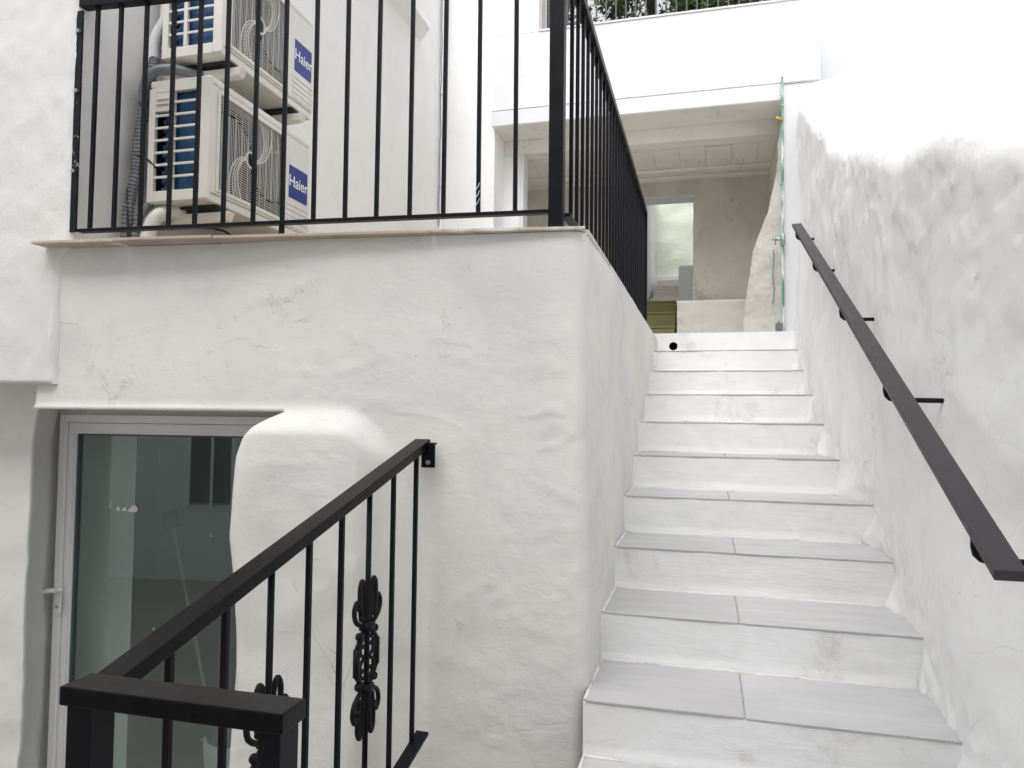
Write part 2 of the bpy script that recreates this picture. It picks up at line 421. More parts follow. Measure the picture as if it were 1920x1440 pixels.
# ------------------------------------------------------------------ right boundary wall
XB = [(-2, .86), (1.0, .78), (1.8, .73), (2.44, .70), (2.86, .715), (3.28, .725), (3.69, .735), (3.95, .70), (4.11, .665), (4.53, .638), (4.95, .622), (5.36, .627), (5.78, .648), (6.2, .664), (6.5, .68)]
XH = [(-2, .98), (1.0, .92), (1.85, .84), (2.6, .752), (3.5, .712), (4.4, .685), (5.3, .69), (6.3, .715)]
ZB = [(-2, .45), (1.0, .58), (1.9, .68), (2.32, .80), (2.7, .97), (3.2, 1.10), (3.77, 1.31), (4.6, 1.66), (5.2, 2.0), (5.94, 2.42), (6.4, 2.66)]
def stepz(y): return max(-1.64, -.92+.18*(y-2.44)/.4177)
def right_pt(y, v):
    zb = lerp_tab(ZB, y)+.05*fb(y, 0, 0, 1.7, 2, 3)
    xb, xh = lerp_tab(XB, y), lerp_tab(XH, y); zs = stepz(y)
    lo = -1.66
    if v <= .68:
        t = v/.68; z = lo+(zb-.12-lo)*t; k = ss(zs-.05, zs+.85, z); x = xb+(xh-xb)*k
        x -= .03*ss(zs+.14, zs-.05, z)*0
        nx, nzv = -1, 0
        am = 1.0
    elif v <= .76:
        t = (v-.68)/.08; th = t*R(60); rr = .16
        x = xh+rr*(1-math.cos(th)); z = zb-.12+rr*math.sin(th); nx, nzv = -math.cos(th), math.sin(th); am = 1
    elif v <= .94:
        t = (v-.76)/.18; L = 1.5*t; x = xh+.08+L*math.cos(R(33)); z = zb-.12+.1386+L*math.sin(R(33))*1.0; nx, nzv = -.5, .85; am = .8
    else:
        t = (v-.94)/.06; L = 1.5; x = xh+.08+L*math.cos(R(33))+1.5*t; z = zb+.0186+L*math.sin(R(33))+.1*t; nx, nzv = 0, 1; am = .3
    n = .020*fb(x, y, z, 1.5, 3, 21)+.006*fb(x*.6, y*1.2, z*.7, 4, 3, 22)+.0022*fb(x, y, z*.6, 13, 3, 23)+.0007*fb(x, y, z*.6, 48, 2, 24)
    kk = (y-2.4414)/.4177; q = kk-math.floor(kk); zt = -.9212+.18*math.floor(kk)
    n += (.045+.03*noise.noise(Vector((math.floor(kk)*1.7, 0, 3))))*math.exp(-((1-q)*.4177/.10)**2-(max(0, z-zt)/.10)**2)*(1 if z > zt-.02 else 0)*(1+.6*fb(x, y, z, 9, 2, 5))+.010*fb(x, y, z, 17, 3, 15)*math.exp(-((z-stepz(y))/.16)**2)
    ch = fb(x, y, z, 4.5, 4, 27); n += .006*ss(.10, .13, ch)*ss(zb-.8, zb-.2, z)
    n *= am*(1-.25*ss(zb-.25, zb-.05, z))
    return Vector((x+nx*n, y, z+nzv*n))
ys = [-2+3.3*i/30 for i in range(30)]+[1.3+5.05*i/300 for i in range(301)]
vv_ = [.68*j/150 for j in range(150)]+[.68+.08*j/12 for j in range(12)]+[.76+.18*j/40 for j in range(40)]+[.94+.06*j/16 for j in range(17)]
rw = surf('boundary_wall', len(ys)-1, len(vv_)-1, lambda a, b: right_pt(ys[round(a*(len(ys)-1))], vv_[round(b*(len(vv_)-1))]), M_right, flip=True)
tag(rw, 'lumpy limewashed wall with sloping top along the right of the stairs', 'wall')

# ------------------------------------------------------------------ stairs
st = thing('staircase', 'whitewashed stone stairs with grey tiled treads climbing to the porch', 'stairs', loc=(0, 2.44, -1.1))
def local(o):
    o.matrix_parent_inverse = Matrix.Translation(-Vector(o.parent.location)); return o
H, G, Y1, Z1 = .18, .4177, 2.4414, -.9212
JX = [0, .112, .111, .113, .10, .09, .08, .08, .08, .08, .08, .08]
for n in range(-2, 11):
    Y = Y1+(n-1)*G; zt = Z1+(n-1)*H; z0 = zt-H
    top = zt-.0053 if n < 10 else zt
    xr = .86
    def fr(uu, vv, Y=Y, z0=z0, top=top, n=n):
        xl = -.393 if n <= 1 else -.43; x = xl+(xr-xl)*uu
        if vv > .92: return Vector((x, Y+.02+(vv-.92)/.08*(G+.0), top))
        z = z0-.02+(top-z0+.02)*vv/.92
        d = .0035*fb(x, n*3.1, z, 6, 3, 3)+.0012*fb(x, n*3.1, z, 28, 2, 5)
        y = Y+d-.010*ss(.04, .0, z-z0)*(.6+.8*noise.noise(Vector((x*3, n, 0))))
        return Vector((x, y, z))
    if n == 10: continue
    ro = surf('riser', 90, 25, fr, M_riser, st); local(ro)
    for k, (xa, xb) in enumerate(((-.387, JX[max(0, n)]-.003), (JX[max(0, n)]+.003, .86))):
        tl = MB().box(xa+random.uniform(0, .003), xb, Y-.0035-random.uniform(0, .0015), Y+G-.006, zt-.005, zt+random.uniform(-.0012, .0012)).build('tread_tile', M_tile, st, bevel=.0007); local(tl)
    jx = JX[max(0, n)]; local(MB().box(jx-.0029, jx+.0029, Y-.002, Y+G-.006, zt-.0052, zt-.0018).build('grout_joint', M_joint, st))
    # hand-run caulk at the back of the tread
    c = MB(); c.tube([(-.39+1.2*i/24, Y+G-.004-.0, zt+.001+.002*noise.noise(Vector((i*.5, n, 2)))) for i in range(25)], [.0055+.003*noise.noise(Vector((i*.7, n, 5))) for i in range(25)], 6)
    c.tube([(-.388, Y+G*i/12, zt+.001) for i in range(13)], [.006+.003*noise.noise(Vector((i*.9, n, 9))) for i in range(13)], 6)
    co_ = c.build('grout_bead', M_grout, st, smooth=True); local(co_)
# top riser with a round hole cut for the drain
n = 10; Y = Y1+9*G; zt = Z1+9*H; z0 = zt-H
hc = Vector((-.272, .592)); hr = .034
m = MB(); segs = 40
ring = [(hc.x+hr*math.cos(2*math.pi*k/segs), hc.y+hr*math.sin(2*math.pi*k/segs)) for k in range(segs)]
def outer(a):
    dx, dz = math.cos(a), math.sin(a); t = 9
    for lim, dd in ((.86-hc.x, dx), (-.43-hc.x, dx)):
        if dd*lim > 1e-6: t = min(t, lim/dd)
    for lim, dd in ((zt-hc.y, dz), (z0-.02-hc.y, dz)):
        if dd*lim > 1e-6: t = min(t, lim/dd)
    return (hc.x+dx*t, hc.y+dz*t)
angs = sorted([2*math.pi*k/segs for k in range(segs)]+[math.atan2(b-hc.y, a-hc.x) % (2*math.pi) for a in (-.43, .86) for b in (z0-.02, zt)])
inn = [(hc.x+hr*math.cos(a), hc.y+hr*math.sin(a)) for a in angs]; out = [outer(a) for a in angs]; K = len(angs)
m.v += [(a, Y, b) for a, b in inn]+[(a, Y, b) for a, b in out]
m.f += [(k, (k+1) % K, K+(k+1) % K, K+k) for k in range(K)]
m.add([(-.43, Y, zt), (.86, Y, zt), (.86, Y+.3, zt), (-.43, Y+.3, zt)], [(0, 1, 2, 3)])
local(m.build('riser', M_riser, st))
d = MB(); d.v += [(a, Y+yy, b) for yy in (.001, .16) for a, b in ring]
d.f += [(k, segs+k, segs+(k+1) % segs, (k+1) % segs) for k in range(segs)]+[tuple(segs+k for k in range(segs))]
local(d.build('drain_hole', M_dark, st))['label'] = 'round black drain hole in the top riser'
tag(MB().box(-2.34, .9, Y+.16, 7.75, .55, .700).build('porch_floor', M_plinth), kind='structure')

# ------------------------------------------------------------------ coping of the terrace
cp = thing('coping', 'thin tan coping slabs along the terrace edge under the railing', 'coping', loc=(-1.4, 2.4, .65))
for k, (xa, xb, oa, ob, mt) in enumerate([(-2.515, -2.168, .088, .082, M_slab2), (-2.164, -1.769, .086, .078, M_slab), (-1.765, -.947, .074, .052, M_slab), (-.943, -.405, .050, .022, M_slab2)]):
    pa = Vector((xa, yW(xa), 0))+NW*oa; pb = Vector((xb, yW(xb), 0))+NW*ob
    qa = Vector((xa, yW(xa)+.3, 0)); qb = Vector((xb if k < 3 else -.47, yW(xb)+.3, 0))
    zb = .640+.0015*(k % 2); e = Vector((0, 0, .0115))
    bt = [Vector((p.x, p.y, zb)) for p in (pa, pb, qb, qa)]
    local(MB().hexa(bt, [p+e for p in bt]).build('coping_slab', mt, cp, bevel=.002))
for k in range(6):
    ya = 2.53+k*.60; yb = ya+.597
    local(MB().box(-.56, -.400+random.uniform(-.002, .003), ya, min(yb, 6.18), .634, .652+random.uniform(-.001, .001)).build('coping_slab', M_slab2 if k == 0 else M_white, cp, bevel=.002))

# ------------------------------------------------------------------ terrace railing
rl = thing('terrace_railing', 'black steel railing with square bars around the terrace edge', 'railing', loc=(-.5, 2.48, .655))
def fp(x, off=0): return Vector((x, yW(x)-off, 0))
def rb(name, mb, mat=M_metal, bevel=.0012): return local(mb.build(name, mat, rl, bevel=bevel))
def Z(v, z): return Vector((v.x, v.y, z))
ztop = 1.60
rb('top_rail', MB().bar(Z(fp(-2.405), ztop+.018), Z(fp(-.50), ztop+.018), .04, .036))
rb('bottom_rail', MB().bar(Z(fp(-2.38), .706), Z(fp(-.52), .712), .03, .013))
rb('wall_plate', MB().bar(Z(fp(-2.398, .012), .70), Z(fp(-2.402, .012), 1.585), .03, .008, (0, 1, 0)), M_splash)
for zz in (.94, 1.26, 1.50):
    o = rb('bolt', MB().tube([Z(fp(-2.400, .016), zz), Z(fp(-2.400, .026), zz)], .008, 10), M_bolt, 0)
bx = [-2.335, -2.231, -2.118, -1.998, -1.886, -1.769, -1.647, -1.530, -1.407, -1.284, -1.162, -1.037, -.912, -.786, -.654]
wb = MB()
for x in bx: wb.sphere((x+.002, yW(x)-.008, .713), .0055, 6, 4, (1.6, .8, .7)); wb.sphere((x-.002, yW(x)-.008, ztop-.001), .005, 6, 4, (1.6, .8, .7))
tag(rb('weld_beads', wb, M_metal, 0), kind='stuff')
for i, x in enumerate(bx):
    j = random.uniform(-.0015, .0015)
    rb('baluster', MB().bar(Z(fp(x+j), .711), Z(fp(x-j), ztop), .014, .014, (0, 1, 0)))
rb('foot', MB().bar(Z(fp(-1.530), .654), Z(fp(-1.530), .700), .016, .016, (0, 1, 0)).box(-1.553, -1.507, yW(-1.53)-.018, yW(-1.53)+.018, .6545, .660))
rb('post', MB().box(-.533, -.482, 2.475, 2.520, .656, ztop+.03))
tw = MB()
for k in range(3): tw.tube([(-.786-.009+.018*i/8, yW(-.786)-.009-.002*math.sin(i), .735+.028*k+.004*i) for i in range(9)], .0014, 5)
rb('binding_wire', tw, M_lettering, 0)
XR = -.478
rb('top_rail', MB().box(XR-.02, XR+.02, 2.52, 5.86, ztop, ztop+.036))
rb('bottom_rail', MB().box(XR-.015, XR+.015, 2.52, 5.84, .700, .713))
for i in range(26):
    y = 2.61+i*.123
    rb('baluster', MB().box(XR-.007, XR+.007, y-.007, y+.007, .713, ztop))
rb('post', MB().box(XR-.02, XR+.02, 5.82, 5.86, .656, ztop))

# ------------------------------------------------------------------ lower stair railing
sr = thing('stair_railing', 'black railing with scroll ornaments sloping down to a square end frame', 'railing', loc=(-1, 1.05, -1.64))
def sb(name, mb, mat=M_metal, bevel=.0015, smooth=False): return local(mb.build(name, mat, sr, bevel=bevel, smooth=smooth))
XS = -1.0; SL = .2853
def xs_(y): return -1.014+(y-1.25)*.040
def zr_(y): return -.128+(y-2.38)*SL
def rot_rail():
    y0, y1 = 1.088, 2.432
    w, h = .058, .031
    a = [Vector((xs_(y)+.003+sx*w/2, y, zr_(y)+k)) for y in (y0, y1) for sx in (-1, 1) for k in (0, h)]
    return MB().hexa([a[0], a[2], a[6], a[4]], [a[1], a[3], a[7], a[5]])
sb('handrail', rot_rail(), M_rail, .0025)
sb('cap_rail', MB().box(-1.046, -.626, 1.022, 1.092, -.490, -.458), M_rail, .003)
sb('post', MB().box(-1.036, -.988, 1.030, 1.084, -1.80, -.490))
sb('post', MB().box(-.673, -.634, 1.030, 1.084, -1.64, -.490))
sb('bottom_rail', MB().bar((xs_(1.09)+.015, 1.09, -1.077-(2.42-1.09)*SL), (xs_(2.42)+.025, 2.42, -1.083), .045, .012))
yb = [2.36, 2.215, 2.055, 1.895, 1.733, 1.572, 1.411, 1.248]
def ornament(yc, zc):
    o = MB(); T = []
    def path(pts, r=.0062):
        for sy in (-1, 1):
            P_ = [Vector((XS+(.004 if sy > 0 else -.004), yc+sy*a, zc+b)) for a, b in pts]
            # Catmull-Rom smoothing
            q = []
            for i in range(len(P_)-1):
                p0, p1, p2, p3 = P_[max(i-1, 0)], P_[i], P_[i+1], P_[min(i+2, len(P_)-1)]
                for k in range(4):
                    t = k/4
                    q.append(.5*((2*p1)+(p2-p0)*t+(2*p0-5*p1+4*p2-p3)*t*t+(3*p1-p0-3*p2+p3)*t**3))
            q.append(P_[-1]); o.tube(q, r, 7)
    for e in (1, -1):
        path([(.010, .100*e), (.011, .150*e), (.016, .205*e), (.030, .228*e), (.044, .208*e), (.043, .160*e), (.034, .118*e)], .0075)
        path([(.020, .096*e), (.046, .104*e), (.070, .122*e), (.078, .150*e), (.064, .172*e), (.048, .162*e), (.050, .144*e)], .0075)
        path([(.012, .092*e), (.020, .078*e), (.036, .066*e), (.046, .070*e)], .007)
        path([(.012, .004*e), (.030, .012*e), (.036, .030*e), (.024, .040*e), (.018, .030*e)], .0055)
        path([(.014, .060*e), (.028, .052*e), (.040, .038*e)], .006)
        for sy in (-1, 1):
            o.sphere((XS, yc+sy*.052, zc+.072*e), .0125); o.sphere((XS, yc+sy*.047, zc+.150*e), .010)
            o.sphere((XS, yc+sy*.040, zc+.120*e), .009)
            # long hexagonal plate
            o.bar((XS, yc+sy*.030, zc+.075*e), (XS, yc+sy*.066, zc+.036*e), .012, .012, (1, 0, 0))
        o.box(XS-.015, XS+.015, yc-.024, yc+.024, zc+.090*e-.009, zc+.090*e+.009)
        o.tube([(XS, yc, zc+.097*e-.006), (XS, yc, zc+.097*e+.006)], .019, 10)
    for sy in (-1, 1):
        o.bar((XS, yc+sy*.066, zc-.040), (XS, yc+sy*.066, zc+.040), .014, .016, (1, 0, 0))
    return o
for k, y in enumerate(yb):
    zb_ = -1.077-(2.42-y)*SL; XS = xs_(y)+(.012 if k == 0 else 0)
    if k in (2, 5):
        b = sb('baluster', MB().tube([(XS, y, zb_), (XS, y, zr_(y)+.002)], .0085, 12), smooth=True, bevel=0)
        sb('ornament', ornament(y, -.72 if k == 2 else -.86), M_iron, 0, True)
    else:
        sb('baluster', MB().bar((XS, y, zb_), (XS, y, zr_(y)+.002), .014, .014, (0, 1, 0)))
pl = sb('wall_plate', MB().box(-.958, -.909, 2.405, 2.413, -.180, -.098).box(-.958, -.909, 2.405, 2.43, -.10, -.094))
o = MB().tube([(-.932, 2.406, -.162), (-.932, 2.398, -.162)], .0085, 12).tube([(-.932, 2.398, -.162), (-.932, 2.394, -.162)], .0055, 6).build('bolt', M_bolt, pl)

# ------------------------------------------------------------------ wall handrail on the right
hr_ = thing('wall_handrail', 'flat charcoal handrail on hooked brackets along the right wall', 'handrail', loc=(.59, 1.70, -.3))
def zh_(y): return -.292+(y-1.71)*.4525
a = [Vector((x, y, zh_(y)+k)) for y in (1.70, 5.30) for x in (.556, .616) for k in (-.022, 0)]
local(MB().hexa([a[0], a[2], a[6], a[4]], [a[1], a[3], a[7], a[5]]).build('rail', M_railside, hr_, bevel=.0025))
for y, xw in ((1.86, .87), (2.69, .765), (3.52, .725), (4.36, .70), (5.17, .705)):
    z = zh_(y)-.022; pts = [(.572, y, z+.004), (.571, y, z-.03), (.574, y, z-.046), (.584, y, z-.056), (.60, y, z-.060), (xw+.03, y, z-.063)]
    b = MB()
    for p, q in zip(pts, pts[1:]): b.bar(p, q, .022, .010, (0, 1, 0))
    b2 = MB().tube(pts, .0085, 8)
    local(b2.build('bracket', M_metal, hr_, smooth=True))

# ------------------------------------------------------------------ glass door and the room behind it
dr = thing('glass_door', 'white framed glass door with lever handle beneath the terrace', 'door', loc=(-2.3, 2.74, -1.95))
def dp(x, off=0): return Vector((x, yW(x)+.40+off, 0))
def dbox(x0, x1, z0, z1, o0, o1):
    a, b = dp(x0), dp(x1); n = -NW
    q = [a+n*o0, b+n*o0, b+n*o1, a+n*o1]
    return MB().hexa([Z(p, z0) for p in q], [Z(p, z1) for p in q])
def db(name, mb, mat=M_pvc, bevel=.003, par=None): return local(mb.build(name, mat, par or dr, bevel=bevel))
DX0, DX1, DZ0, DZ1 = -2.822, -1.50, -1.95, -.014
fr_ = thing  # (kept simple: frame pieces below)
db('frame', dbox(DX0, DX0+.035, DZ0, DZ1, 0, .07)); db('frame', dbox(DX0+.035, DX1, DZ1-.035, DZ1, 0, .07))
db('head_filler', dbox(DX0-.05, DX1, DZ1+.0005, .012, .03, .30), M_low, 0)
db('leaf_stile', dbox(DX0+.037, DX0+.062, DZ0+.01, DZ1-.037, .012, .062))
db('leaf_rail', dbox(DX0+.062, DX1, DZ1-.085, DZ1-.037, .012, .062)); db('leaf_rail', dbox(DX0+.062, DX1, DZ0+.01, DZ0+.12, .012, .062))
db('glazing_bead', dbox(DX0+.062, DX0+.070, DZ0+.12, DZ1-.085, .022, .060), M_pvc, .002)
db('seal', dbox(DX0+.070, DX0+.077, DZ0+.12, DZ1-.093, .030, .058), M_seal, .001); db('seal', dbox(DX0+.070, DX1, DZ1-.093, DZ1-.085, .030, .058), M_seal, .001)
db('pane', dbox(DX0+.0775, DX1, DZ0+.12, DZ1-.0935, .040, .046), M_glass, 0)
hx_ = DX0+.034
hd = db('handle', dbox(hx_-.016, hx_+.016, -.895, -.765, -.012, -.0006), M_handle, .004)
def hq(x, z, o): p = dp(x)-(-NW)*o; return Z(p, z)
hm = MB().tube([hq(hx_, -.79, .011), hq(hx_, -.79, .03)], .011, 10).tube([hq(hx_+.012, -.789, .034), hq(hx_-.03, -.793, .036), hq(hx_-.085, -.806, .034)], [.011, .010, .008], 8).tube([hq(hx_+.01, -.789, .034), hq(hx_+.045, -.783, .034)], [.011, .008], 8)
hm.build('lever', M_handle, hd, smooth=True)
o = MB().tube([hq(hx_, -.865, .011), hq(hx_, -.865, .018)], .007, 8).build('key_cylinder', M_bolt, hd)
def scrap(pts):
    m = MB(); k = len(pts); m.add([Z(dp(x)-NW*.039, z) for x, z in pts]+[Z(dp(x)-NW*.0385, z) for x, z in pts], [tuple(range(k))[::-1], tuple(range(k, 2*k))])
    db('tape_scrap', m, M_scrap, 0)
bx0 = -2.585; bz = -.432
scrap([(bx0, bz), (bx0+.005, bz), (bx0+.005, bz+.035), (bx0, bz+.035)])
scrap([(bx0+.03, bz-.006), (bx0+.052, bz-.008), (bx0+.045, bz+.012)])
scrap([(bx0+.06, bz-.008), (bx0+.082, bz-.010), (bx0+.078, bz+.012)])
scrap([(bx0+.086, bz-.010), (bx0+.135, bz-.012), (bx0+.140, bz+.004), (bx0+.128, bz+.018), (bx0+.112, bz+.014)])
for i in range(10):
    x = random.uniform(-2.35, -1.95); z = random.uniform(-1.5, -.2); w = random.uniform(.002, .005); h = random.choice([.004, .005, .012])
    scrap([(x, z), (x+w, z), (x+w, z+h), (x, z+h)])
rm = thing('interior_room', 'dim grey room seen through the glass door', 'room', loc=(-2.3, 3.6, -1.95))
def rp(name, mb, mat=M_interior): return local(mb.build(name, mat, rm))
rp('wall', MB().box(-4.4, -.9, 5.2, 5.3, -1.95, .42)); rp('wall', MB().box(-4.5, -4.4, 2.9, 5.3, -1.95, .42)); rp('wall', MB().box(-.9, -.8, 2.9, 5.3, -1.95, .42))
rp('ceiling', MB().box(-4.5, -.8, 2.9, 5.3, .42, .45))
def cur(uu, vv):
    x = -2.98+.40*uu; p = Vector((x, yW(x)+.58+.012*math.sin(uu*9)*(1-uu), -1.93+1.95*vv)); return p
tag(surf('band_panel', 40, 2, cur, M_band), 'added pale panel standing in for the reflected band in the door glass', 'band_panel')  # added panel standing in for the pale reflected band in the glass
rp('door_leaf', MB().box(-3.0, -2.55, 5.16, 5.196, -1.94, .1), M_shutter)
bro = thing('broom', 'pale stick broom with dark head up leaning behind the door glass', 'broom', loc=(-2.35, 3.4, -1.95))
pA, pB = Vector((-2.78, 3.42, -.62)), Vector((-2.28, 3.25, -1.93))
local(MB().tube([pA, pB], .009, 8).build('stick', M_broom, bro, smooth=True))
local(MB().bar(pA+(pA-pB).normalized()*.0, pA+(pA-pB).normalized()*.10, .09, .035, (0, 1, 0)).build('head', M_rag, bro, bevel=.008))
mp_ = thing('mop', 'dark handled mop leaning deeper inside behind the door glass', 'mop', loc=(-2.2, 4.2, -1.95))
pA, pB = Vector((-2.75, 4.35, -.42)), Vector((-2.15, 4.0, -1.8))
local(MB().tube([pA, pB], .011, 8).build('stick', M_dark, mp_, smooth=True)); local(MB().sphere(pB+Vector((0, 0, -.06)), .09, 10, 7, (1, 1, .8)).build('head', M_rag, mp_, smooth=True))
bk = thing('bucket', 'white bucket with dark cloth standing behind the door glass', 'bucket', loc=(-2.15, 3.12, -1.95))
local(MB().tube([(-2.15, 3.12, -1.945), (-2.15, 3.12, -1.52)], [.12, .15], 20).build('body', M_bucket, bk, smooth=False))
local(MB().sphere((-2.15, 3.12, -1.47), .145, 14, 8, (1, 1, .9)).build('cloth', M_rag, bk, smooth=True))

# ------------------------------------------------------------------ white house across the landing
hs_ = thing('porch_house', 'white house facade with open porch and lintel at stair top', 'house', loc=(-.6, 6.4, .7))
def hb(name, mb, mat=M_white, bevel=.004): return local(mb.build(name, mat, hs_, bevel=bevel))
hb('facade_wall', MB().box(-1.872, .885, 6.335, 6.66, 2.765, 3.452))
hb('facade_wall', MB().box(-1.872, -1.462, 6.335, 6.66, 3.452, 4.5))
hb('window_casing', MB().box(-1.462, -1.445, 6.36, 6.5, 3.452, 4.5), M_pink, .002)
hb('facade_wall', MB().box(-2.50, -1.872, 6.36, 6.70, .60, 4.5), M_terr)
hb('parapet_cap', MB().box(-1.462, .89, 6.325, 6.665, 3.453, 3.470), M_white, .003)
def lipf(uu, vv):
    x = -1.885+(2.73)*uu; o = .006*fb(x, 0, 0, 9, 3, 2)
    P_ = [(6.330, 2.752), (6.300, 2.750+o*.4), (6.296+o, 2.760), (6.302+o, 2.768+o*.5), (6.33, 2.772)]
    y, z = P_[round(vv*4)]; return Vector((x, y, z))
local(surf('lip', 120, 4, lipf, M_white, hs_, flip=True))
hb('fascia', MB().box(-1.880, .603, 6.300, 6.66, 2.613, 2.748))
hb('soffit', MB().box(-1.872, .600, 6.305, 6.68, 2.609, 2.612), M_soffit, 0)
hb('beam', MB().box(-1.90, .600, 6.681, 6.86, 2.478, 2.611), M_soffit)
hb('pier_wall', MB().box(-1.90, -1.715, 6.69, 6.86, .60, 2.4775), M_terr)
hb('door_casing', MB().box(-1.713, -1.675, 6.675, 6.84, .66, 2.4765), M_white, .003)
hb('side_wall', MB().box(.603, 3.4, 6.315, 6.66, .55, 2.748))
xb_ = [-1.9+i*.235 for i in range(12)]
for i, x in enumerate(xb_[:-1]):
    hb('ceiling_board', MB().box(x+.0025, min(x+.235, .60), 6.862+random.uniform(0, .02), 7.70, 2.476+random.uniform(-.002, .003), 2.498), M_soffit, .002)
hb('ceiling', MB().box(-1.95, .62, 6.862, 7.98, 2.505, 2.60), M_dark, 0)
hb('ceiling_batten', MB().box(-1.9, .598, 7.40, 7.46, 2.447, 2.474), M_soffit, .003)
hb('ceiling_batten', MB().box(-1.9, .598, 7.62, 7.70, 2.440, 2.474), M_soffit, .003)
hb('roof_slab', MB().box(-2.5, .885, 6.665, 8.0, 2.62, 2.95), M_terr)
def back_wall(x0, x1, z0, z1, y0=7.70, y1=7.95, mat=M_room): return MB().box(x0, x1, y0, y1, z0, z1)
def jag(z): return .010*noise.noise(Vector((0, 0, z*4)))+.006*noise.noise(Vector((3, 0, z*13)))
def bw(uu, vv, y=7.70):
    z = .6+1.88*vv; e = -.142+jag(z)
    return Vector((e+(.63-e)*uu, y+.006*fb(uu, 0, z, 3, 3, 2), z))
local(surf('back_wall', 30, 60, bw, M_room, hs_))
def bwr(uu, vv):
    z = .6+1.88*vv; return Vector((-.142+jag(z), 7.70+.25*(1-uu), z))
local(surf('door_reveal', 1, 60, bwr, M_white, hs_))
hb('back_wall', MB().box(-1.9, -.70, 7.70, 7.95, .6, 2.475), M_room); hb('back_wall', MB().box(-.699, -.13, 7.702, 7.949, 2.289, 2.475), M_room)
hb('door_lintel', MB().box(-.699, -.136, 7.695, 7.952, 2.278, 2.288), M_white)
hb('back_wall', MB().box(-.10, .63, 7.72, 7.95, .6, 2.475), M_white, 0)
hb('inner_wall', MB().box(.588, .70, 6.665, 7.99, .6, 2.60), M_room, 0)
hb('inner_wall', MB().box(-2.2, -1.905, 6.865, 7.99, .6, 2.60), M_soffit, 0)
# crumbling jamb on the right
JE = [(.68, .285), (.88, .295), (1.15, .335), (1.30, .355), (1.42, .37), (1.60, .44), (1.74, .49), (1.95, .535), (2.2, .572), (2.48, .586)]
def jm(uu, vv):
    z = .69+1.786*vv; e = lerp_tab(JE, z)+.009*fb(0, 0, z, 8, 4, 2)
    if uu <= .25:
        a = uu/.25*math.pi/2; return Vector((e+.10*(1-math.sin(a))**2, 6.47+.20*math.cos(a)+.02*fb(e, 0, z, 4, 3, 9), z))
    a = (uu-.25)/.75; x = e+(.61-e)*a
    return Vector((x, 6.47-.07*a*a+.012*fb(x, 0, z, 4, 3, 9)+.004*fb(x, 0, z, 25, 2, 4), z))
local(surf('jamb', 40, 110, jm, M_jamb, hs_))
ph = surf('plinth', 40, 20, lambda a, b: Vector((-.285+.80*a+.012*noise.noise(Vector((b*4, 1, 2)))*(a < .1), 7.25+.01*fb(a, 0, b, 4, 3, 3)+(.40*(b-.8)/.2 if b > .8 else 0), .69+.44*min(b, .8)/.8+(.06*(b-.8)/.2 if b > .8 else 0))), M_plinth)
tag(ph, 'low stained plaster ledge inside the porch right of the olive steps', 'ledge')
nh = MB().box(.895, 6, 6.75, 7.4, .5, 4.6).build('neighbour_house', M_white, bevel=.02)
tag(nh, 'bright white neighbouring wall rising above the sloping wall top', 'wall')
# olive steps inside the porch, pale steps outside the doorway
ol = thing('olive_steps', 'dark olive painted steps inside the porch doorway', 'steps', loc=(-.5, 7.2, .7))
for k, (y, z0, z1) in enumerate(((7.02, .700, .862), (7.32, .862, 1.035), (7.60, 1.035, 1.190))):
    local(MB().box(-.76, -.30, y-.008, 7.96, z1-.02, z1).build('step', M_olive, ol, bevel=.004)); local(MB().box(-.755, -.302, y, 7.955, z0, z1-.021).build('riser', M_olive, ol))
pk = thing('outer_steps', 'pinkish worn stone steps outdoors beyond the back doorway', 'steps', loc=(-.5, 8.2, 1.2))
for k in range(5):
    y = 7.98+k*.22; z0 = .6 if k == 0 else 1.215+(k-1)*.105+.0
    local(MB().box(-.62+.012*k, -.298, y, 9.1, z0, 1.215+k*.105).build('step', M_pink, pk, bevel=.006))
w1 = MB().box(-.312, .30, 8.40, 8.6, .6, 1.71).build('garden_wall', M_white, bevel=.02)
tag(w1, 'small white wall stub right of the pinkish outdoor steps', 'wall')
w2 = MB().box(-.95, -.64, 7.96, 9.45, .6, 2.8).build('courtyard_wall', M_white, bevel=.02)
tag(w2, 'bright white wall left of the view through the back doorway', 'wall')
w3 = MB().box(-1.6, 1.4, 9.10, 9.2, .6, 1.735).build('sill_wall', M_white, bevel=.01)
tag(w3, 'low white sill wall below the pale green render', 'wall')
w4 = surf('green_wall', 50, 40, lambda a, b: Vector((-2.0+3.8*a, 9.45+.03*fb(a*3, 0, b*3, 3, 3, 2), 1.2+2.2*b)), M_green)
tag(w4, 'pale green rendered wall seen through the back doorway', 'wall')

# ------------------------------------------------------------------ pipes on the corner
gp = thing('water_pipe', 'green water pipe patchily painted white beside the porch opening', 'pipe', loc=(.59, 6.27, .72))
gl_ = lambda o: local(o)
gl_(MB().tube([(.588+.003*noise.noise(Vector((0, 0, i))), 6.275, .72+2.07*i/20) for i in range(21)], .0105, 10).build('pipe', M_pipe, gp, smooth=True))
gl_(MB().tube([(.588, 6.275, 1.40), (.588, 6.275, 1.50)], .020, 10).tube([(.588, 6.272, 1.45), (.53, 6.24, 1.455)], [.013, .011], 8).build('valve', M_pipe, gp, smooth=True))
gl_(MB().tube([(.55, 6.235, 1.44), (.50, 6.235, 1.445)], .005, 6).tube([(.527, 6.235, 1.44), (.527, 6.235, 1.40)], .005, 6).build('tap_lever', M_conduit, gp))
gl_(MB().tube([(.585, 6.26, 2.43), (.548, 6.235, 2.435)], [.013, .010], 8).sphere((.545, 6.235, 2.435), .014).build('fitting', M_yellow, gp, smooth=True))
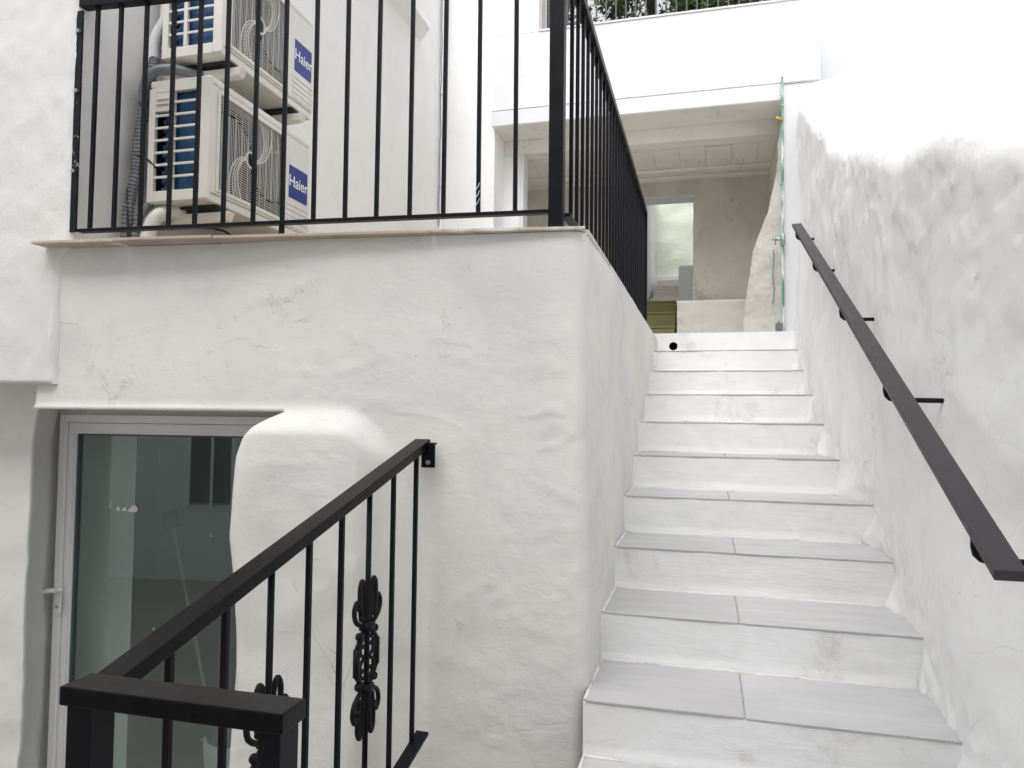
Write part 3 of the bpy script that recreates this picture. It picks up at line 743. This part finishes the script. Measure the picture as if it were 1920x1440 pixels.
gl_(MB().box(.575, .60, 6.262, 6.30, 2.55, 2.556).box(.57, .60, 6.262, 6.30, 1.9, 1.906).build('clip', M_bolt, gp))
ca = MB().tube([(.525+.006*math.sin(i*.9), 6.405-.004*i*0, 1.40-.45*i/12) for i in range(13)], .004, 6).build('loose_cable', M_conduit, smooth=True)
tag(ca, 'thin grey cable hanging below the tap on the porch jamb', 'cable')
jb = MB().box(.53, .585, 6.26, 6.31, .705, .775).box(.545, .56, 6.25, 6.26, .72, .79).build('junction_box', M_conduit, bevel=.004)
tag(jb, 'small dark grey box at the foot of the green pipe', 'box')
cd = thing('wall_conduit', 'white conduit running up the far terrace corner', 'conduit', loc=(-2.33, 6.2, .65))
local(MB().tube([(-2.335, 6.22, .645+4*i/10) for i in range(11)], .022, 10).build('tube', M_terr, cd, smooth=True))
for z in (1.2, 2.05, 2.9): local(MB().tube([(-2.335, 6.22, z), (-2.335, 6.22, z+.05)], .027, 10).build('sleeve', M_terr, cd, smooth=True))
local(MB().tube([(-2.325+.01*noise.noise(Vector((0, 1, i*.6))), 6.165+.02*noise.noise(Vector((0, 0, i*.5))), 1.7+2.3*i/24) for i in range(25)], .005, 6).build('cable', M_conduit, cd, smooth=True))
sh_ = MB().hexa([(-2.37, 3.4, 3.16), (-2.22, 3.4, 3.20), (-2.22, 5.62, 3.20), (-2.37, 5.75, 3.16)], [(-2.37, 3.4, 3.26), (-2.22, 3.4, 3.26), (-2.22, 5.62, 3.26), (-2.37, 5.75, 3.26)]).build('wall_shelf', M_terr, bevel=.006)
tag(sh_, 'pale concrete ledge high on the white terrace wall', 'ledge')

# ------------------------------------------------------------------ air conditioners
def make_ac(label):
    t = thing('air_conditioner', label, 'air conditioner', 'outdoor units stacked on the terrace wall')
    X0, X1, YA, YB, ZA, ZB_ = -2.262, -1.966, 0, .785, 0, .520      # local: y from near end, z from underside
    def p(name, mb, mat=M_ac, bevel=.004, par=None, smooth=False): return mb.build(name, mat, par or t, bevel=bevel, smooth=smooth)
    p('top_cover', MB().box(X0, X1, YA, YB, ZB_-.035, ZB_), bevel=.010)
    p('base_pan', MB().box(X0+.004, X1-.004, YA+.004, YB-.004, ZA, ZA+.035), bevel=.006)
    # front panel: frame round the square fan opening, plain panel beside it
    p('front_panel', MB().box(X1-.018, X1, YA, YA+.055, ZA+.036, ZB_-.036).box(X1-.018, X1, YA+.0551, YA+.535, ZA+.036, ZA+.058).box(X1-.018, X1, YA+.0551, YA+.535, ZB_-.058, ZB_-.036), bevel=.003)
    p('grille_frame', MB().box(X1-.002, X1+.008, YA+.045, YA+.062, ZA+.045, ZB_-.045).box(X1-.002, X1+.008, YA+.522, YA+.539, ZA+.045, ZB_-.045).box(X1-.002, X1+.008, YA+.0621, YA+.5219, ZA+.045, ZA+.062).box(X1-.002, X1+.008, YA+.0621, YA+.5219, ZB_-.062, ZB_-.045), bevel=.005)
    sp = p('service_panel', MB().box(X1-.018, X1+.001, YA+.5395, YB, ZA+.036, ZB_-.036), M_acwhite, .005)
    p('end_cover', MB().box(X0+.01, X1-.02, YB-.012, YB-.001, ZA+.036, ZB_-.036), M_acwhite)
    for k in range(5): p('vent_rib', MB().box(X1+.001, X1+.005, YA+.575, YB-.012, ZA+.045+k*.026, ZA+.056+k*.026), M_acwhite, .002)
    p('shroud', MB().box(X1-.10, X1-.085, YA+.05, YA+.535, ZA+.037, ZB_-.037), M_fan, 0)
    cy, cz, hw_ = YA+.292, ZA+.26, .228
    fan = MB()
    for b in range(3):
        a0 = b*2*math.pi/3+.4; v = []
        for i in range(9):
            a = a0+i/8*1.5
            for rr in (.04, .12, .20): v.append((X1-.075+.03*i/8, cy+rr*math.cos(a+rr*2), cz+rr*math.sin(a+rr*2)))
        fan.add(v, [(i*3+j, i*3+j+1, (i+1)*3+j+1, (i+1)*3+j) for i in range(8) for j in range(2)])
    fan.tube([(X1-.08, cy, cz), (X1-.03, cy, cz)], .045, 16)
    p('fan', fan, M_dark, 0)
    gr = MB()
    def wire(pts, r=.0016): gr.tube([(X1-.004, cy+a, cz+b) for a, b in pts], r, 4)
    # two swirl sectors of straight wires, two sectors of rays, edged by heavier arms
    def swirl(th0, r): return th0-.4+1.15*(r/.25)
    rn = 44
    for k in range(rn):
        b = -hw_+2*hw_*(k+.5)/rn; seg = []
        for i in range(61):
            a = -hw_+2*hw_*i/60; rr = math.hypot(a, b); th = (math.atan2(b, a)-swirl(.2, rr)) % math.pi
            if th < math.pi*.52 and rr > .03: seg.append((a, b))
            else:
                if len(seg) > 1: wire([seg[0], seg[-1]])
                seg = []
        if len(seg) > 1: wire([seg[0], seg[-1]])
    for k in range(40):
        a = -hw_+2*hw_*(k+.5)/40
        seg = []
        for i in range(61):
            b = -hw_+2*hw_*i/60; rr = math.hypot(a, b); th = (math.atan2(b, a)-swirl(.2, rr)) % math.pi
            if th >= math.pi*.52 and rr > .03: seg.append((a, b))
            else:
                if len(seg) > 1: wire([seg[0], seg[-1]], .0014)
                seg = []
        if len(seg) > 1: wire([seg[0], seg[-1]], .0014)
    for k in range(4):
        for s_ in (0, math.pi):
            pts = []
            for i in range(24):
                rr = .035+.28*i/23; th = swirl(.2+.17*k*(.3+rr/.3), rr)+s_; q = (rr*math.cos(th), rr*math.sin(th))
                if max(abs(q[0]), abs(q[1])) < hw_: pts.append(q)
            wire(pts, .0030 if k in (0, 3) else .0019)
    for k in range(10):
        a = -hw_+2*hw_*(k+.5)/10
        wire([(a, -hw_), (a, hw_)], .0009)
    wire([(.035*math.cos(i*.3), .035*math.sin(i*.3)) for i in range(22)], .005)
    p('fan_grille', gr, M_acwhite, 0)
    # near side: slatted panel over a blue coil
    xa, xb = X0+.012, X1-.045
    p('side_panel', MB().box(X1-.045, X1-.0005, YA-.003, YA+.02, ZA+.004, ZB_-.004), bevel=.006)
    p('side_panel', MB().box(X0, xa+.018, YA-.002, YA+.018, ZA+.004, ZB_-.036), bevel=.003)
    p('side_panel', MB().box(xa+.0181, X1-.0451, YA-.002, YA+.018, ZB_-.055, ZB_-.004), bevel=.003)
    p('side_panel', MB().box(xa+.0181, X1-.0451, YA-.002, YA+.018, ZA+.004, ZA+.05), bevel=.003)
    p('handle_plate', MB().box(xa+.0182, xa+.094, YA-.002, YA+.016, ZB_-.135, ZB_-.0552), bevel=.003)
    p('handle', MB().box(xa+.026, xa+.084, YA-.009, YA-.0021, ZB_-.108, ZB_-.101).box(xa+.026, xa+.084, YA-.009, YA-.0021, ZB_-.087, ZB_-.080), bevel=.002)
    p('center_bar', MB().box(xa+.094, xa+.112, YA-.002, YA+.016, ZA+.0501, ZB_-.0551), bevel=.003)
    for k in range(1, 8):
        z = ZA+.05+k*.0521
        xs0 = xa+.0182
        if k == 7: p('side_slat', MB().box(xa+.1121, X1-.0452, YA-.001, YA+.005, z, z+.011), bevel=.002)
        else:
            p('side_slat', MB().box(xs0, xa+.0939, YA-.001, YA+.005, z, z+.011), bevel=.002)
            p('side_slat', MB().box(xa+.1121, X1-.0452, YA-.001, YA+.005, z, z+.011), bevel=.002)
    p('coil', MB().box(X0+.066, X1-.05, YA+.024, YA+.05, ZA+.04, ZB_-.04), M_coil, 0)
    cg = MB()
    for k in range(12): cg.tube([(X0+.058, YA+.028, ZA+.06+k*.036), (X0+.075, YA+.026, ZA+.06+k*.036)], .012, 8)
    p('coil_bends', cg, M_coil, 0, smooth=True)
    p('inner_back', MB().box(X0+.001, X0+.006, YA+.03, YB-.02, ZA+.04, ZB_-.04), M_dark, 0)
    # badge with lettering
    bd = p('badge', MB().box(X1+.0012, X1+.0030, YA+.592, YA+.760, ZA+.185, ZA+.345), M_blue, .0008)
    fc = bpy.data.curves.new('lettering', 'FONT'); fc.body = 'Haier'; fc.size = .077; fc.align_x = 'CENTER'; fc.align_y = 'CENTER'; fc.extrude = .0006; fc.offset = .0006
    tmp = bpy.data.objects.new('tmp', fc); COL.objects.link(tmp); bpy.context.view_layer.update()
    me = bpy.data.meshes.new_from_object(tmp.evaluated_get(bpy.context.evaluated_depsgraph_get())); bpy.data.objects.remove(tmp)
    me.materials.clear(); me.materials.append(M_lettering); me.name = 'lettering'
    lo = bpy.data.objects.new('lettering', me); link(lo, bd)
    me.transform(Matrix(((0, 0, 1, X1+.0034), (1, 0, 0, YA+.676), (0, 1, 0, ZA+.267), (0, 0, 0, 1))))
    # feet and wall brackets
    for y in (YA+.10, YB-.16):
        p('foot', MB().box(X0+.02, X1-.01, y-.035, y+.035, ZA-.014, ZA-.002).box(X1-.04, X1+.008, y-.03, y+.03, ZA-.026, ZA-.014), M_dark, .004)
        p('support_bracket', MB().hexa([(-2.36, y-.022, ZA-.085), (X1+.03, y-.022, ZA-.068), (X1+.03, y+.022, ZA-.068), (-2.36, y+.022, ZA-.085)], [(-2.36, y-.022, ZA-.03), (X1+.045, y-.022, ZA-.028), (X1+.045, y+.022, ZA-.028), (-2.36, y+.022, ZA-.03)]), bevel=.004)
    cb = MB(); cb.tube([(X0+.05+.02*math.sin(i), YA+.04+i*.055, ZA-.018-.008*math.sin(i*1.7)) for i in range(12)], .006, 6); p('cable', cb, M_cable, 0, smooth=True)
    return t
ac = make_ac('lower cream outdoor unit with blue badge standing behind the railing')
ac.location = (0, 2.556, .868)
ac2 = copy_tree(ac); ac2.location = (.01, 2.605, 1.500); ac2.scale = (1, .93, .985)
ac2['label'] = 'upper cream outdoor unit with blue badge mounted above the other'

# pipes and ducts beside the units
def spiral_pipe(name, pts, r, mat, label, cat, ribs=True):
    P_ = [Vector(p) for p in pts]; q = []
    for i in range(len(P_)-1):
        p0, p1, p2, p3 = P_[max(i-1, 0)], P_[i], P_[i+1], P_[min(i+2, len(P_)-1)]
        n_ = max(4, int((p2-p1).length/(.004 if ribs else .02)))
        for k in range(n_):
            t = k/n_; q.append(.5*((2*p1)+(p2-p0)*t+(2*p0-5*p1+4*p2-p3)*t*t+(3*p1-p0-3*p2+p3)*t**3))
    q.append(P_[-1])
    rr = [r*(1.1 if (i//2) % 2 else .93) if ribs else r for i in range(len(q))]
    o = MB().tube(q, rr, 10).build(name, mat, smooth=not ribs); return tag(o, label, cat)
spiral_pipe('corrugated_conduit', [(-2.30, 2.62, 1.52), (-2.30, 2.60, 1.40), (-2.315, 2.57, 1.2), (-2.315, 2.55, 1.0), (-2.33, 2.535, .85), (-2.335, 2.53, .66)], .021, M_conduit, 'dark grey corrugated conduit running down beside both outdoor units', 'conduit')
spiral_pipe('thin_conduit', [(-2.24, 2.60, .90), (-2.28, 2.56, .84), (-2.30, 2.545, .76), (-2.30, 2.54, .66)], .016, M_conduit, 'short grey corrugated hose at the foot of the lower unit', 'hose')
spiral_pipe('insulated_pipe', [(-2.24, 2.70, 1.9), (-2.28, 2.68, 1.75), (-2.325, 2.65, 1.62), (-2.325, 2.64, 1.50), (-2.30, 2.62, 1.42)], .026, M_foam, 'white wrapped pipe curving down behind the upper unit', 'pipe', False)
spiral_pipe('drain_pipe', [(-2.10, 2.70, 1.455), (-2.20, 2.60, 1.455), (-2.27, 2.57, 1.43), (-2.30, 2.565, 1.37), (-2.305, 2.57, 1.30)], .02, M_conduit, 'grey bent hose between the two outdoor units', 'hose', False)
spiral_pipe('cable_duct', [(-2.16, 2.66, .858), (-2.20, 2.60, .84), (-2.235, 2.57, .80), (-2.255, 2.56, .72), (-2.26, 2.555, .645)], .030, M_ac, 'cream flexible duct curving under the lower unit', 'duct', False)
spiral_pipe('power_cable', [(-2.22, 2.56, 1.02), (-2.30, 2.545, 1.07), (-2.325, 2.53, .95), (-2.325, 2.52, .9), (-2.31, 2.52, .70)], .005, M_cable, 'thin black cable looped beside the lower unit', 'cable', False)
tr_ = MB().box(-2.352, -2.30, 2.70, 2.76, 1.60, 2.6).build('wall_trunking', M_ac, bevel=.004)
tag(tr_, 'cream vertical trunking on the wall behind the upper unit', 'trunking')

# ------------------------------------------------------------------ upper terrace railing and trees
ur = thing('parapet_railing', 'thin dark bars of the railing on top of the white parapet', 'railing', loc=(0, 6.5, 3.47))
for i in range(27):
    x = -1.40+i*.0875
    local(MB().box(x-.0065, x+.0065, 6.44, 6.453, 3.471, 4.40).build('baluster', M_barfar, ur))
local(MB().box(-1.44, .89, 6.43, 6.465, 4.40, 4.43).build('top_rail', M_barfar, ur))
def tree(x, y, zb, h, w, label, seed):
    rnd = random.Random(seed); t = thing('garden_tree', label, 'tree', 'trees behind the parapet', loc=(x, y, zb))
    tk = MB(); tk.tube([(0, 0, 0), (.05, .02, h*.35), (-.03, .04, h*.7), (.0, 0, h*.95)], [.13, .10, .06, .02], 8)
    for i in range(7):
        a = rnd.uniform(0, 6.28); z = h*rnd.uniform(.3, .75); L = w*rnd.uniform(.4, .8)
        tk.tube([(0, 0, z), (L*.5*math.cos(a), L*.5*math.sin(a), z+.2*h*rnd.random()), (L*math.cos(a), L*math.sin(a), z+.3*h*rnd.random())], [.05, .03, .01], 6)
    tk.build('trunk', M_bark, t, smooth=True)
    cr = MB(); mi = []
    for c in range(170):
        while True:
            q = Vector((rnd.uniform(-1, 1), rnd.uniform(-1, 1), rnd.uniform(-1, 1)))
            if .25 < q.length < 1: break
        cc = Vector((q.x*w, q.y*w*.8, h*.62+q.z*h*.42)); cr_ = rnd.uniform(.12, .3); k = rnd.choice([0, 0, 1, 1, 2])
        for l in range(75):
            d = Vector((rnd.gauss(0, 1), rnd.gauss(0, 1), rnd.gauss(0, 1))).normalized()*cr_*rnd.random()**.5
            a = Vector((rnd.gauss(0, 1), rnd.gauss(0, 1), rnd.gauss(0, .6))).normalized(); b = a.orthogonal().normalized(); s = rnd.uniform(.03, .058)
            p = cc+d; cr.add([p-a*s, p+b*s*.45, p+a*s, p-b*s*.45], [(0, 1, 2, 3)]); mi.append(k)
    o = cr.build('crown', None, t)
    for m_ in M_leaf: o.data.materials.append(m_)
    for pol, k in zip(o.data.polygons, mi): pol.material_index = k
tree(-2.1, 9.9, 2.6, 4.6, 1.05, 'leafy green tree behind the parapet nearest the white pillar', 1)
tree(-.75, 10.4, 2.6, 4.8, 1.0, 'leafy green tree behind the middle of the parapet', 2)
tree(.22, 10.0, 2.5, 4.6, .74, 'leafy green tree behind the parapet nearest the open sky', 3)
tag(MB().box(-12, 12, 9.7, 30, -1.9, 2.7).build('hill', M_bark), kind='structure')

# ------------------------------------------------------------------ house opposite, behind the viewer (seen in the door glass), raised and moved closer to shade the front wall
oh = thing('opposite_house', 'tall white house opposite mirrored in the door glass', 'house', loc=(-4, -3.6, -1.95))
local(MB().box(-12, 3.5, -3.0, -2.4, -1.95, 6.0).build('wall', M_house, oh))
for xa_, xb_2 in ((-5.09, -5.05), (-4.55, -4.51), (-4.80, -4.77)): local(MB().box(xa_, xb_2, -2.40, -2.345, -1.09, -.08).build('window_frame', M_pvc, oh))
local(MB().box(-5.05, -4.55, -2.405, -2.36, -1.05, -.12).build('window', M_shutter, oh))
